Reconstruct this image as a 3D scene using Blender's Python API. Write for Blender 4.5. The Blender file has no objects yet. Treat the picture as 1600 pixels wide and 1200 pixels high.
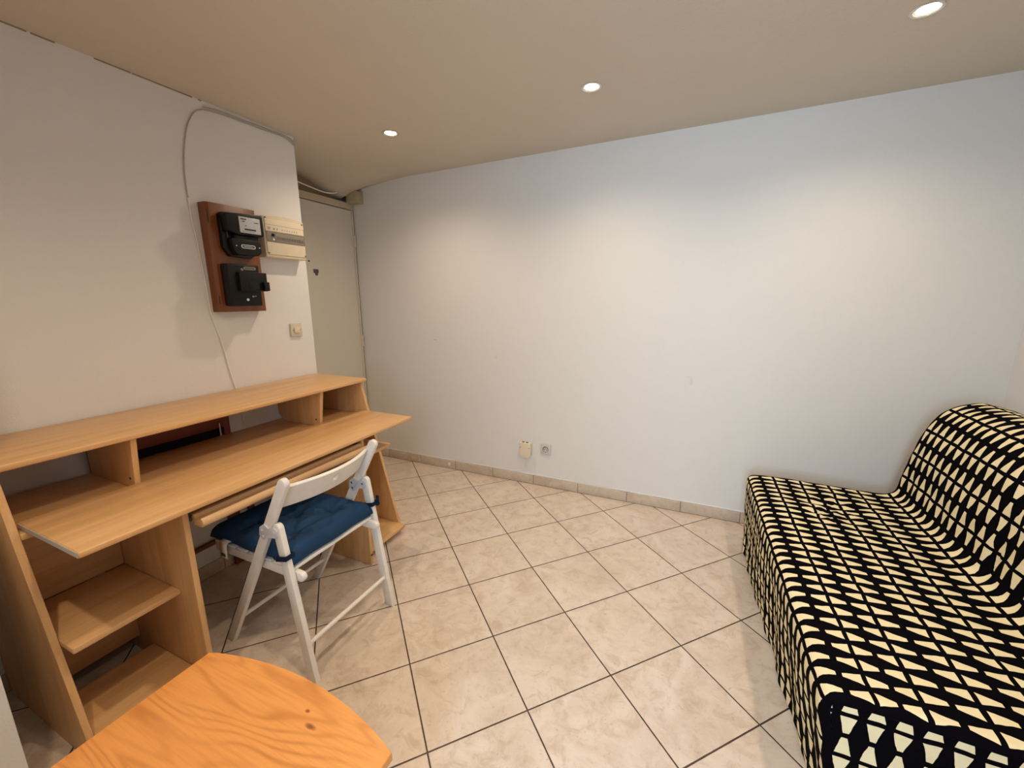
import bpy, bmesh, math, random
from mathutils import Vector, Matrix, noise

S = bpy.context.scene
COL = S.collection
random.seed(7)

# ------------------------------------------------------------------ camera
cam = bpy.data.cameras.new('camera')
cam.sensor_width = 36.0
cam.lens = 14.388
cam.clip_start = 0.02
co = bpy.data.objects.new('camera', cam)
COL.objects.link(co)
rt = Vector((0.9130188, 0.4078889, -0.0048212))
up = Vector((-0.0783131, 0.1868710, 0.9792580))
fw = Vector((-0.4003294, 0.8937035, -0.2025598))
m = Matrix((rt, up, -fw)).transposed().to_4x4()
m.translation = Vector((2.4203, -2.6407, 1.3414))
co.matrix_world = m
S.camera = co

# ------------------------------------------------------------------ world, exposure, daylight
S.view_settings.view_transform = 'Standard'
S.view_settings.look = 'None'
S.view_settings.gamma = 1.0
S.view_settings.use_curve_mapping = False
S.view_settings.exposure = 0.0
w = bpy.data.worlds.new('sky')
S.world = w
w.use_nodes = True
bg = w.node_tree.nodes['Background']
bg.inputs[0].default_value = (0.62, 0.78, 1.0, 1)
bg.inputs[1].default_value = 2.0

DAY = 45.0          # daylight entering by the window behind the camera
SPOT = 29.0         # each ceiling spotlight
WARM = (1.0, 0.775, 0.545)
COOL = (0.60, 0.81, 1.0)

al = bpy.data.lights.new('window_daylight', 'AREA')
al.shape = 'RECTANGLE'
al.size = 0.75
al.size_y = 1.15
al.energy = DAY
al.color = COOL
al.spread = math.radians(150)
ao = bpy.data.objects.new('window_daylight', al)
COL.objects.link(ao)
ao.location = (2.33, -3.90, 1.50)
ao.rotation_euler = (math.radians(86), 0, math.radians(4))   # faces +y into the room

# ------------------------------------------------------------------ materials
def nt(name, rough=0.5, spec=0.5, metal=0.0):
    mt = bpy.data.materials.new(name)
    mt.use_nodes = True
    b = mt.node_tree.nodes['Principled BSDF']
    b.inputs['Roughness'].default_value = rough
    b.inputs['Specular IOR Level'].default_value = spec
    b.inputs['Metallic'].default_value = metal
    return mt, mt.node_tree, b

class N:
    """tiny node-graph helper"""
    def __init__(s, tree): s.t = tree
    def new(s, typ, **k):
        n = s.t.nodes.new(typ)
        for a, v in k.items(): setattr(n, a, v)
        return n
    def link(s, a, b): s.t.links.new(a, b)
    def val(s, sock, v):
        if isinstance(v, (int, float, tuple)): sock.default_value = v
        else: s.link(v, sock)
    def math(s, op, a, b=0.0, c=0.0, clamp=False):
        n = s.new('ShaderNodeMath', operation=op, use_clamp=clamp)
        for i, v in enumerate((a, b, c)): s.val(n.inputs[i], v)
        return n.outputs[0]
    def mix(s, f, a, b, blend='MIX'):
        n = s.new('ShaderNodeMix', data_type='RGBA', blend_type=blend)
        s.val(n.inputs[0], f); s.val(n.inputs[6], a); s.val(n.inputs[7], b)
        return n.outputs[2]
    def noise(s, vec, scale, detail=3, rough=0.55, dist=0.0):
        n = s.new('ShaderNodeTexNoise')
        s.link(vec, n.inputs['Vector'])
        n.inputs['Scale'].default_value = scale
        n.inputs['Detail'].default_value = detail
        n.inputs['Roughness'].default_value = rough
        n.inputs['Distortion'].default_value = dist
        return n.outputs['Fac']
    def mapping(s, vec, loc=(0, 0, 0), rot=(0, 0, 0), scale=(1, 1, 1)):
        n = s.new('ShaderNodeMapping')
        s.link(vec, n.inputs[0])
        n.inputs[1].default_value = loc; n.inputs[2].default_value = rot; n.inputs[3].default_value = scale
        return n.outputs[0]
    def ramp(s, fac, stops):
        n = s.new('ShaderNodeValToRGB')
        s.link(fac, n.inputs[0])
        e = n.color_ramp.elements
        while len(e) < len(stops): e.new(0.5)
        for i, (p, c) in enumerate(stops):
            e[i].position = p; e[i].color = c if len(c) == 4 else (*c, 1)
        return n.outputs[0]
    def bump(s, h, strength, dist, bsdf):
        n = s.new('ShaderNodeBump')
        n.inputs['Strength'].default_value = strength
        n.inputs['Distance'].default_value = dist
        s.link(h, n.inputs['Height'])
        s.link(n.outputs[0], bsdf.inputs['Normal'])
    def obj(s): return s.new('ShaderNodeTexCoord').outputs['Object']
    def sep(s, v):
        n = s.new('ShaderNodeSeparateXYZ'); s.link(v, n.inputs[0]); return n.outputs

def plain(name, col, rough=0.5, spec=0.5, metal=0.0):
    mt, t, b = nt(name, rough, spec, metal)
    g = N(t)
    f = g.noise(g.obj(), 35, 2)
    c = g.mix(f, (*[x * 0.93 for x in col], 1), (*[min(1, x * 1.05) for x in col], 1))
    g.link(c, b.inputs['Base Color'])
    return mt

def paint(name, col, blot=0.05, bumpy=0.25, marks=None):
    mt, t, b = nt(name, 0.62, 0.3)
    g = N(t); o = g.obj()
    f = g.noise(o, 1.3, 4, 0.6)
    c = g.mix(f, (*[x * (1 - blot) for x in col], 1), (*[min(1, x * (1 + blot * .5)) for x in col], 1))
    f2 = g.noise(o, 9, 5, 0.7)
    c = g.mix(g.math('MULTIPLY', g.math('GREATER_THAN', f2, 0.70), 0.12), c, (*[x * 0.86 for x in col], 1))
    if marks:
        x, y, z = g.sep(o)
        for (mx, mz, rx, rz, k, mc) in marks:      # small scuffs on the far wall
            dx = g.math('DIVIDE', g.math('SUBTRACT', x, mx), rx)
            dz = g.math('DIVIDE', g.math('SUBTRACT', z, mz), rz)
            d = g.math('ADD', g.math('MULTIPLY', dx, dx), g.math('MULTIPLY', dz, dz))
            d = g.math('ADD', d, g.math('MULTIPLY', g.noise(o, 60, 3), 0.8))
            fm = g.math('MULTIPLY', g.math('SUBTRACT', 1.5, d, clamp=True), k, clamp=True)
            c = g.mix(fm, c, (*mc, 1))
    g.link(c, b.inputs['Base Color'])
    h = g.math('ADD', g.noise(o, 170, 3, 0.6), g.math('MULTIPLY', g.noise(o, 5, 3), 2.5))
    g.bump(h, bumpy, 0.004, b)
    return mt

def laminate(name, axis, base=(0.69, 0.415, 0.190), hi=(0.77, 0.485, 0.235), lo=(0.58, 0.33, 0.14)):
    """beech-effect laminate, grain running along the given axis"""
    mt, t, b = nt(name, 0.36, 0.45)
    g = N(t); o = g.obj()
    sc = [9.0, 9.0, 9.0]; sc[axis] = 0.9
    v = g.mapping(o, scale=tuple(sc))
    f1 = g.noise(v, 2.2, 5, 0.6, 0.4)
    sc2 = [90.0, 90.0, 90.0]; sc2[axis] = 3.5
    f2 = g.noise(g.mapping(o, scale=tuple(sc2)), 2.0, 3, 0.6)
    c = g.ramp(f1, [(0.3, lo), (0.5, base), (0.72, hi)])
    c = g.mix(g.math('MULTIPLY', g.ramp(f2, [(0.42, (0, 0, 0)), (0.62, (1, 1, 1))]), 0.30), c, (*[x * 0.78 for x in base], 1))
    g.link(c, b.inputs['Base Color'])
    g.bump(f2, 0.05, 0.001, b)
    return mt

def tiles():
    mt, t, b = nt('beige_floor_tile', 0.30, 0.5)
    g = N(t); o = g.obj()
    gv = g.mapping(o, loc=(-0.6192539, 1.68271286, 0), rot=(0, 0, math.radians(-46.754)), scale=(3, 3, 3))
    x, y, z = g.sep(gv)
    def edge(a):
        f = g.math('FRACT', a)
        return g.math('MINIMUM', f, g.math('SUBTRACT', 1.0, f))
    d = g.math('MINIMUM', edge(x), edge(y))
    d = g.math('ADD', d, g.math('MULTIPLY', g.math('SUBTRACT', g.noise(o, 40, 2), 0.5), 0.004))
    grout = g.math('LESS_THAN', d, 0.0078)
    ix, iy = g.math('FLOOR', x), g.math('FLOOR', y)
    cmb = g.new('ShaderNodeCombineXYZ'); g.link(ix, cmb.inputs[0]); g.link(iy, cmb.inputs[1])
    wn = g.new('ShaderNodeTexWhiteNoise', noise_dimensions='3D'); g.link(cmb.outputs[0], wn.inputs[0])
    off = g.new('ShaderNodeVectorMath', operation='SCALE'); g.link(wn.outputs['Color'], off.inputs[0]); off.inputs[3].default_value = 7.0
    av = g.new('ShaderNodeVectorMath', operation='ADD'); g.link(o, av.inputs[0]); g.link(off.outputs[0], av.inputs[1])
    n1 = g.noise(av.outputs[0], 5.0, 6, 0.65, 1.2)
    n2 = g.noise(av.outputs[0], 17, 6, 0.7, 0.8)
    n3 = g.noise(av.outputs[0], 60, 4, 0.7)
    c = g.ramp(n1, [(0.30, (0.58, 0.475, 0.385)), (0.50, (0.665, 0.565, 0.475)), (0.70, (0.73, 0.645, 0.56))])
    c = g.mix(g.math('MULTIPLY', g.ramp(n2, [(0.50, (0, 0, 0)), (0.66, (1, 1, 1))]), 0.48), c, (0.44, 0.315, 0.225, 1))
    c = g.mix(g.math('MULTIPLY', g.ramp(n2, [(0.30, (1, 1, 1)), (0.44, (0, 0, 0))]), 0.35), c, (0.76, 0.69, 0.58, 1))
    c = g.mix(g.math('MULTIPLY', g.ramp(n3, [(0.62, (0, 0, 0)), (0.70, (1, 1, 1))]), 0.45), c, (0.37, 0.26, 0.17, 1))
    c = g.mix(g.math('MULTIPLY', wn.outputs['Value'], 0.10), c, (0.60, 0.48, 0.37, 1))
    c = g.mix(grout, c, (0.055, 0.035, 0.025, 1))
    g.link(c, b.inputs['Base Color'])
    g.link(g.math('ADD', 0.24, g.math('MULTIPLY', n2, 0.16)), b.inputs['Roughness'])
    h = g.math('ADD', g.math('MULTIPLY', g.math('MINIMUM', d, 0.016), 40.0), g.math('MULTIPLY', n2, 0.25))
    g.bump(h, 0.35, 0.002, b)
    return mt

def skirting_tile(axis):
    mt, t, b = nt('beige_skirting_tile', 0.35, 0.45)
    g = N(t); o = g.obj()
    n1 = g.noise(o, 7, 6, 0.7, 1.0); n2 = g.noise(o, 28, 5, 0.7)
    c = g.ramp(n1, [(0.3, (0.48, 0.38, 0.29)), (0.5, (0.56, 0.46, 0.36)), (0.7, (0.62, 0.53, 0.43))])
    c = g.mix(g.math('MULTIPLY', g.ramp(n2, [(0.5, (0, 0, 0)), (0.68, (1, 1, 1))]), 0.4), c, (0.36, 0.26, 0.18, 1))
    g.link(c, b.inputs['Base Color'])
    g.bump(n2, 0.15, 0.001, b)
    return mt

def pine():
    """orange varnished softwood with long cathedral grain and two small knots"""
    mt, t, b = nt('orange_varnished_pine', 0.30, 0.45)
    g = N(t); o = g.obj()
    v = g.mapping(o, rot=(0, 0, math.radians(-9)), scale=(0.55, 3.6, 1.0))
    f1 = g.noise(v, 2.1, 2, 0.40, 0.15)
    x0, y0, z0 = g.sep(g.mapping(o, rot=(0, 0, math.radians(-9))))
    sn = g.math('SINE', g.math('MULTIPLY_ADD', f1, 120.0, g.math('MULTIPLY', y0, 160.0)))
    ring = g.math('MULTIPLY_ADD', sn, 0.5, 0.5)
    f2 = g.noise(g.mapping(o, rot=(0, 0, math.radians(-9)), scale=(5, 110, 10)), 1.6, 4, 0.6)
    f3 = g.noise(o, 3.2, 3, 0.5)
    f4 = g.noise(g.mapping(o, rot=(0, 0, math.radians(-9)), scale=(1.5, 9, 1)), 2.2, 3, 0.6)
    c = g.mix(f3, (0.72, 0.300, 0.080, 1), (0.80, 0.360, 0.105, 1))
    rg = g.math('POWER', ring, 3.0)
    c = g.mix(g.math('MULTIPLY', rg, g.math('MULTIPLY_ADD', g.ramp(f4, [(0.35, (0, 0, 0)), (0.65, (1, 1, 1))]), 0.38, 0.13)), c, (0.42, 0.135, 0.030, 1))
    c = g.mix(g.math('MULTIPLY', g.ramp(f2, [(0.45, (0, 0, 0)), (0.68, (1, 1, 1))]), 0.28), c, (0.48, 0.18, 0.05, 1))
    x, y, z = g.sep(o)
    for (kx, ky, rx, ry) in KNOTS:
        dx = g.math('DIVIDE', g.math('SUBTRACT', x, kx), rx)
        dy = g.math('DIVIDE', g.math('SUBTRACT', y, ky), ry)
        d = g.math('ADD', g.math('MULTIPLY', dx, dx), g.math('MULTIPLY', dy, dy))
        d = g.math('ADD', d, g.math('MULTIPLY', g.noise(o, 60, 2), 0.9))
        c = g.mix(g.math('MULTIPLY', g.math('SUBTRACT', 1.6, d, clamp=True), 0.8), c, (0.17, 0.05, 0.018, 1))
    g.link(c, b.inputs['Base Color'])
    g.bump(f2, 0.06, 0.001, b)
    return mt
TABLE_O = Vector((1.63, -2.62, 0.0))
KNOTS = [(1.700 - 1.63, -2.150 + 2.62, 0.007, 0.0045), (1.735 - 1.63, -2.172 + 2.62, 0.016, 0.006)]

def cover_cloth():
    """black cloth with rows of cream tapered blocks either side of thin black lines, from the UV map (u along the drop, v along the row)"""
    mt, t, b = nt('black_cream_geometric_cloth', 0.85, 0.15)
    g = N(t)
    uv = g.new('ShaderNodeTexCoord').outputs['UV']
    o = g.obj()
    x, y, z = g.sep(uv)
    wob = g.math('MULTIPLY', g.math('SUBTRACT', g.noise(o, 14, 2), 0.5), 0.10)
    wob2 = g.math('MULTIPLY', g.math('SUBTRACT', g.noise(o, 22, 2), 0.5), 0.16)
    u = g.math('ADD', x, wob)
    v = g.math('ADD', y, wob2)
    fu = g.math('FRACT', u)
    tt = g.math('MULTIPLY', g.math('MINIMUM', fu, g.math('SUBTRACT', 1.0, fu)), 2.0)   # 0 on a line, 1 half way
    # alternate rows lean the blocks a little
    ds = g.math('ABSOLUTE', g.math('SUBTRACT', g.math('FRACT', v), 0.5))
    half = g.math('SUBTRACT', 0.355, g.math('MULTIPLY', tt, 0.280))
    a = g.math('LESS_THAN', ds, half)
    c1 = g.math('GREATER_THAN', tt, 0.105)
    c2 = g.math('LESS_THAN', tt, 0.875)
    f = g.math('MULTIPLY', g.math('MULTIPLY', a, c1), c2)
    cr = g.mix(g.noise(o, 25, 3), (0.76, 0.65, 0.40, 1), (0.88, 0.79, 0.52, 1))
    c = g.mix(f, (0.0030, 0.0026, 0.004, 1), cr)
    g.link(c, b.inputs['Base Color'])
    g.link(g.math('ADD', 0.02, g.math('MULTIPLY', f, 0.10)), b.inputs['Specular IOR Level'])
    g.bump(g.noise(o, 600, 2), 0.15, 0.0005, b)
    return mt

def emit(name, col, k):
    mt = bpy.data.materials.new(name); mt.use_nodes = True
    t = mt.node_tree; t.nodes.remove(t.nodes['Principled BSDF'])
    e = t.nodes.new('ShaderNodeEmission'); e.inputs[0].default_value = (*col, 1); e.inputs[1].default_value = k
    t.links.new(e.outputs[0], t.nodes['Material Output'].inputs[0])
    return mt

M = {}
SC = (0.44, 0.38, 0.31)
M['wall'] = paint('white_wall_daylight_tint', (0.78, 0.775, 0.775), 0.03, 0.22)  # same white paint, tinted cooler in place of daylight on the left wall
M['wall_far'] = paint('white_far_wall_paint', (0.735, 0.72, 0.70), 0.03, 0.22, marks=[
    (0.591, 1.039, 0.020, 0.0035, 0.5, (0.22, 0.19, 0.16)), (1.111, 0.932, 0.012, 0.022, 0.22, SC),
    (2.418, 0.849, 0.012, 0.028, 0.20, SC), (2.40, 0.88, 0.020, 0.008, 0.15, SC)])
M['ceil'] = paint('cream_ceiling_paint', (0.66, 0.595, 0.50), 0.05, 0.30)
M['door'] = paint('cream_door_paint', (0.66, 0.625, 0.56), 0.05, 0.10)
M['frame'] = paint('aged_frame_paint', (0.55, 0.47, 0.36), 0.12, 0.2)
M['dirty'] = paint('dirty_plaster', (0.36, 0.28, 0.19), 0.25, 0.5)
M['tile'] = tiles()
M['skirt'] = skirting_tile(0)
M['caulk'] = plain('skirting_mortar', (0.20, 0.15, 0.11), 0.8)
M['lamY'] = laminate('beech_laminate_grain_along', 1)
M['lamX'] = laminate('beech_laminate_grain_deep', 0)
M['lamZ'] = laminate('beech_laminate_grain_upright', 2)
M['edge'] = laminate('beech_edging', 1, (0.67, 0.42, 0.21), (0.74, 0.49, 0.26), (0.58, 0.35, 0.17))
M['greyedge'] = plain('pale_grey_board_end', (0.50, 0.50, 0.47), 0.6)
M['pine'] = pine()
M['cloth'] = cover_cloth()
M['white'] = plain('white_lacquer', (0.80, 0.78, 0.74), 0.38)
M['steel'] = plain('galvanised_steel', (0.72, 0.74, 0.80), 0.35, 0.5, 0.25)
M['chrome'] = plain('brushed_chrome', (0.75, 0.72, 0.68), 0.25, 0.5, 0.9)
M['darkmetal'] = plain('dark_metal', (0.10, 0.10, 0.10), 0.4, 0.5, 0.6)
M['blue'] = plain('navy_blue_cotton', (0.018, 0.052, 0.120), 0.9, 0.15)
M['navy'] = plain('dark_navy_tape', (0.008, 0.016, 0.045), 0.9, 0.15)
M['label'] = plain('white_label_cloth', (0.86, 0.84, 0.80), 0.8)
M['print'] = plain('brown_print', (0.10, 0.07, 0.045), 0.8)
M['redwood'] = laminate('reddish_brown_board_wood', 2, (0.21, 0.062, 0.018), (0.27, 0.085, 0.026), (0.15, 0.042, 0.012))
M['darkred'] = plain('dark_red_stained_wood', (0.17, 0.035, 0.018), 0.5)
M['black'] = plain('black_bakelite', (0.004, 0.004, 0.0045), 0.32, 0.3)
M['black2'] = plain('matt_black_bakelite', (0.007, 0.007, 0.008), 0.45, 0.25)
M['blackp'] = plain('black_panel', (0.004, 0.004, 0.004), 0.8, 0.2)
M['dial'] = plain('meter_dial_white', (0.55, 0.57, 0.60), 0.3)
M['cream'] = plain('cream_plastic', (0.74, 0.66, 0.50), 0.4)
M['ivory'] = plain('ivory_plastic', (0.66, 0.60, 0.48), 0.4)
M['greypl'] = plain('grey_plastic', (0.26, 0.23, 0.185), 0.45)
M['greypl2'] = plain('mid_grey_plastic', (0.16, 0.145, 0.12), 0.45)
M['white2'] = plain('white_plastic', (0.74, 0.73, 0.70), 0.35)
M['socket'] = plain('grey_white_socket_plastic', (0.60, 0.585, 0.56), 0.35)
M['dark'] = plain('dark_recess', (0.03, 0.025, 0.02), 0.7)
M['cable'] = plain('white_cable_sheath', (0.86, 0.85, 0.82), 0.5)
M['dustcable'] = plain('dusty_grey_cable_sheath', (0.47, 0.43, 0.38), 0.8)
M['olive'] = plain('yellowed_box_plastic', (0.44, 0.37, 0.22), 0.5)
M['bulb'] = emit('lit_lamp_glass', (1.0, 0.86, 0.62), 60.0)
mt, t, b = nt('window_glass', 0.02, 0.5)
b.inputs['Transmission Weight'].default_value = 1.0
M['glass'] = mt

# ------------------------------------------------------------------ mesh helpers
def to_obj(name, bm, mat, parent=None, loc=(0, 0, 0), smooth=True, angle=35):
    """link bm (in world coordinates) as one mesh object; its origin goes to loc, or to the parent's place"""
    me = bpy.data.meshes.new(name)
    org = Vector(loc)
    if parent is not None:
        org = world_loc(parent)
    bmesh.ops.translate(bm, vec=-org, verts=bm.verts)
    bmesh.ops.recalc_face_normals(bm, faces=bm.faces) if not bm.faces.layers.int.get('keep') else None
    bm.to_mesh(me); bm.free()
    mats = mat if isinstance(mat, (list, tuple)) else [mat]
    for x in mats: me.materials.append(M[x] if isinstance(x, str) else x)
    if smooth:
        me.shade_smooth() if hasattr(me, 'shade_smooth') else None
        try: me.set_sharp_from_angle(angle=math.radians(angle))
        except Exception: pass
    o = bpy.data.objects.new(name, me)
    COL.objects.link(o)
    if parent is not None:
        o.parent = parent
    else:
        o.location = org
    return o

def world_loc(o):
    v = Vector(o.location)
    while o.parent is not None:
        o = o.parent; v += Vector(o.location)
    return v

def thing(name, label, cat, loc, group=None):
    o = bpy.data.objects.new(name, None)
    o.empty_display_size = 0.05
    o.location = loc
    COL.objects.link(o)
    o['label'] = label; o['category'] = cat
    if group: o['group'] = group
    return o

def tag(o, label, cat, group=None):
    o['label'] = label; o['category'] = cat
    if group: o['group'] = group
    return o

def struct(o):
    o['kind'] = 'structure'
    return o

def box(bm, x0, x1, y0, y1, z0, z1, bev=0.0, seg=2, mi=0):
    r = bmesh.ops.create_cube(bm, size=1.0)
    vs = r['verts']
    for v in vs:
        v.co = Vector(((x0 + x1) / 2 + v.co.x * (x1 - x0), (y0 + y1) / 2 + v.co.y * (y1 - y0), (z0 + z1) / 2 + v.co.z * (z1 - z0)))
    fs = list({f for v in vs for f in v.link_faces})
    for f in fs: f.material_index = mi
    if bev > 0:
        es = list({e for v in vs for e in v.link_edges})
        bmesh.ops.bevel(bm, geom=es, offset=bev, segments=seg, profile=0.5, affect='EDGES')
    return vs

def bx(*a, **k):
    bm = bmesh.new(); box(bm, *a, **k); return bm

def prism(bm, pts, axis, a0, a1, bev=0.0, seg=2, mi=0):
    """extrude a 2D outline along an axis: axis 'x' -> pts are (y,z); 'y' -> (x,z); 'z' -> (x,y)"""
    def P(p, a):
        return {'x': (a, p[0], p[1]), 'y': (p[0], a, p[1]), 'z': (p[0], p[1], a)}[axis]
    v0 = [bm.verts.new(P(p, a0)) for p in pts]
    v1 = [bm.verts.new(P(p, a1)) for p in pts]
    n = len(pts)
    f0 = bm.faces.new(v0); f1 = bm.faces.new(list(reversed(v1)))
    fs = [f0, f1]
    for i in range(n):
        fs.append(bm.faces.new((v0[i], v1[i], v1[(i + 1) % n], v0[(i + 1) % n])))
    for f in fs: f.material_index = mi
    if bev > 0:
        es = list(f0.edges) + list(f1.edges)
        bmesh.ops.bevel(bm, geom=es, offset=bev, segments=seg, profile=0.5, affect='EDGES')
    return fs

def cyl(bm, p0, p1, r0, r1=None, n=20, caps=True, mi=0, bev=0.0):
    p0, p1 = Vector(p0), Vector(p1)
    if r1 is None: r1 = r0
    d = p1 - p0
    q = d.to_track_quat('Z', 'Y').to_matrix().to_4x4()
    q.translation = (p0 + p1) / 2
    r = bmesh.ops.create_cone(bm, cap_ends=caps, segments=n, radius1=r0, radius2=r1, depth=d.length, matrix=q)
    for f in {f for v in r['verts'] for f in v.link_faces}: f.material_index = mi
    return r['verts']

def tube(bm, pts, r, n=8, smooth_steps=6):
    """round tube along a Catmull-Rom path"""
    P = [Vector(p) for p in pts]
    path = []
    for i in range(len(P) - 1):
        a = P[max(i - 1, 0)]; b_ = P[i]; c = P[i + 1]; d = P[min(i + 2, len(P) - 1)]
        for k in range(smooth_steps):
            t = k / smooth_steps
            path.append(0.5 * ((2 * b_) + (-a + c) * t + (2 * a - 5 * b_ + 4 * c - d) * t * t + (-a + 3 * b_ - 3 * c + d) * t ** 3))
    path.append(P[-1])
    rings = []
    prev = None
    for i, p in enumerate(path):
        tg = (path[min(i + 1, len(path) - 1)] - path[max(i - 1, 0)]).normalized()
        if prev is None:
            n0 = tg.orthogonal().normalized()
        else:
            n0 = (prev - tg * prev.dot(tg)).normalized()
        prev = n0
        b2 = tg.cross(n0)
        rings.append([bm.verts.new(p + n0 * math.cos(2 * math.pi * k / n) * r + b2 * math.sin(2 * math.pi * k / n) * r) for k in range(n)])
    for a, b_ in zip(rings, rings[1:]):
        for k in range(n):
            bm.faces.new((a[k], a[(k + 1) % n], b_[(k + 1) % n], b_[k]))
    bm.faces.new(list(reversed(rings[0]))); bm.faces.new(rings[-1])

def lathe(bm, prof, c, n=40, mi=0):
    """prof: (r, z) pairs revolved round the vertical through c"""
    rings = []
    for r, z in prof:
        rings.append([bm.verts.new((c[0] + r * math.cos(2 * math.pi * k / n), c[1] + r * math.sin(2 * math.pi * k / n), c[2] + z)) for k in range(n)])
    for a, b_ in zip(rings, rings[1:]):
        for k in range(n):
            f = bm.faces.new((a[k], a[(k + 1) % n], b_[(k + 1) % n], b_[k])); f.material_index = mi
    return rings

# ------------------------------------------------------------------ room shell
XL, XR, YF, YN = 0.31, 3.766, 0.0, -4.0
def ceil_z(x): return 2.219 + 0.0135 * x

struct(to_obj('floor', bx(-0.35, XR + 0.1, YN - 0.1, 0.1, -0.08, 0.0), 'tile', smooth=False))
bm = bmesh.new()
vs = box(bm, -0.35, XR + 0.1, YN - 0.1, 0.1, 2.2, 2.32)
for v in vs:
    if v.co.z < 2.25: v.co.z = ceil_z(v.co.x)
struct(to_obj('ceiling', bm, 'ceil', smooth=False))
struct(to_obj('wall_back', bx(-0.35, XR + 0.1, 0.0, 0.12, -0.08, 2.3), 'wall_far', smooth=False))
struct(to_obj('wall_right', bx(XR, XR + 0.12, YN, 0.0, -0.02, 2.3), 'wall', smooth=False))
bm = bmesh.new(); box(bm, -0.30, XL, YN, -0.862, -0.02, 2.26, 0.004, 2)
struct(to_obj('wall_left', bm, 'wall', smooth=False))
# pier sticking out of the left wall, nearest the camera
struct(to_obj('wall_pier', bx(XL - 0.05, 0.90, -3.2, -2.384, -0.02, 2.26, bev=0.003), 'wall', smooth=False))
# doorway niche behind the end of the left wall
struct(to_obj('wall_entrance', bx(-0.35, -0.20, -0.87, 0.02, -0.02, 2.26), 'dirty', smooth=False))
# wall behind the camera, with its window opening
WX0, WX1, WZ0, WZ1 = 1.92, 2.74, 0.90, 2.10
bm = bmesh.new()
box(bm, -0.3, WX0, YN - 0.15, YN, -0.02, 2.3)
box(bm, WX1, XR + 0.1, YN - 0.15, YN, -0.02, 2.3)
box(bm, WX0, WX1, YN - 0.15, YN, -0.02, WZ0)
box(bm, WX0, WX1, YN - 0.15, YN, WZ1, 2.3)
struct(to_obj('wall_front', bm, 'wall', smooth=False))
# partition added behind the camera, its opening shaped to narrow the daylight
bm = bmesh.new()
box(bm, XL - .05, 2.08, -3.32, -3.20, -0.02, 2.26)
box(bm, 2.66, XR + .05, -3.32, -3.20, -0.02, 2.30)
box(bm, 2.08, 2.66, -3.32, -3.20, 2.10, 2.30)
struct(to_obj('wall_daylight_baffle', bm, 'wall', smooth=False))
bm = bmesh.new()
for x0, x1 in ((WX0, WX0 + .05), (WX1 - .05, WX1), ((WX0 + WX1) / 2 - .035, (WX0 + WX1) / 2 + .035)):
    box(bm, x0, x1, YN - .10, YN - .04, WZ0, WZ1, 0.004)
for z0, z1 in ((WZ0, WZ0 + .05), (WZ1 - .05, WZ1)):
    box(bm, WX0, WX1, YN - .10, YN - .04, z0, z1, 0.004)
wf = struct(to_obj('window_1', bm, 'white'))
to_obj('window_pane', bx(WX0 + .04, WX1 - .04, YN - .075, YN - .069, WZ0 + .04, WZ1 - .04), 'glass', parent=wf)

# skirting tiles
def skirting(name, axis, joints, fixed, thick, h=0.071):
    bm = bmesh.new()
    g = 0.0016
    for a, b_ in zip(joints, joints[1:]):
        hh = h + random.uniform(-0.0015, 0.0025)
        if axis == 'x': box(bm, a + g, b_ - g, fixed - thick, fixed, 0.003, hh, 0.0022, 2)
        else: box(bm, fixed, fixed + thick, a + g, b_ - g, 0.003, hh, 0.0022, 2)
    lo, hi = joints[0], joints[-1]
    if axis == 'x': box(bm, lo, hi, fixed - thick * .6, fixed, 0.0, h - .003, mi=1)
    else: box(bm, fixed, fixed + thick * .6, lo, hi, 0.0, h - .003, mi=1)
    return struct(to_obj(name, bm, ['skirt', 'caulk']))
skirting('baseboard_back', 'x', [-0.12] + [0.066 + 0.3358 * k for k in range(0, 11)] + [3.755], 0.0, 0.009)
skirting('baseboard_left', 'y', [-2.38] + [-1.543 - 0.3358 * k for k in (2, 1, 0, -1)] + [-0.864], XL, 0.009)
skirting('baseboard_right', 'y', [-3.98] + [-3.70 + 0.3358 * k for k in range(0, 11)] + [-0.012], XR - 0.009, 0.009)
# the thin raised mortar line above the far skirting
bm = bmesh.new()
pts = [(-0.12 + 0.03 * i) for i in range(130)]
for a, b_ in zip(pts, pts[1:]):
    if b_ < 3.75 and noise.noise(Vector((a * 3, 0, 5))) > -0.12:
        z = 0.0745 + 0.002 * noise.noise(Vector((a * 9, 1, 0)))
        box(bm, a, b_, -0.0035, 0.001, z - .002, z + 0.0035)
struct(to_obj('trim_1', bm, 'wall', smooth=False))

# low, lumpy plaster where the ceiling meets the doorway
bm = bmesh.new()
K = [(-0.84, 2.214), (-0.62, 2.212), (-0.44, 2.200), (-0.34, 2.182), (-0.26, 2.148), (-0.18, 2.126), (-0.09, 2.112), (-0.03, 2.155), (0.0, 2.17)]
cols = []
NX = 14
for (y, z) in K:
    row = []
    for i in range(NX + 1):
        s_ = i / NX
        x = -0.20 + s_ * 0.62 * (0.55 + 0.45 * min(1, max(0, (y + .84) / .84)))
        top = ceil_z(x) + 0.002
        e = (max(0, s_ - 0.12) / 0.88) ** 0.62
        zz = z + (top - z) * e + 0.004 * noise.noise(Vector((x * 14, y * 14, 0)))
        row.append(bm.verts.new((x, y, min(zz, top))))
    cols.append(row)
for a, b_ in zip(cols, cols[1:]):
    for i in range(NX):
        bm.faces.new((a[i], a[i + 1], b_[i + 1], b_[i]))
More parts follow.
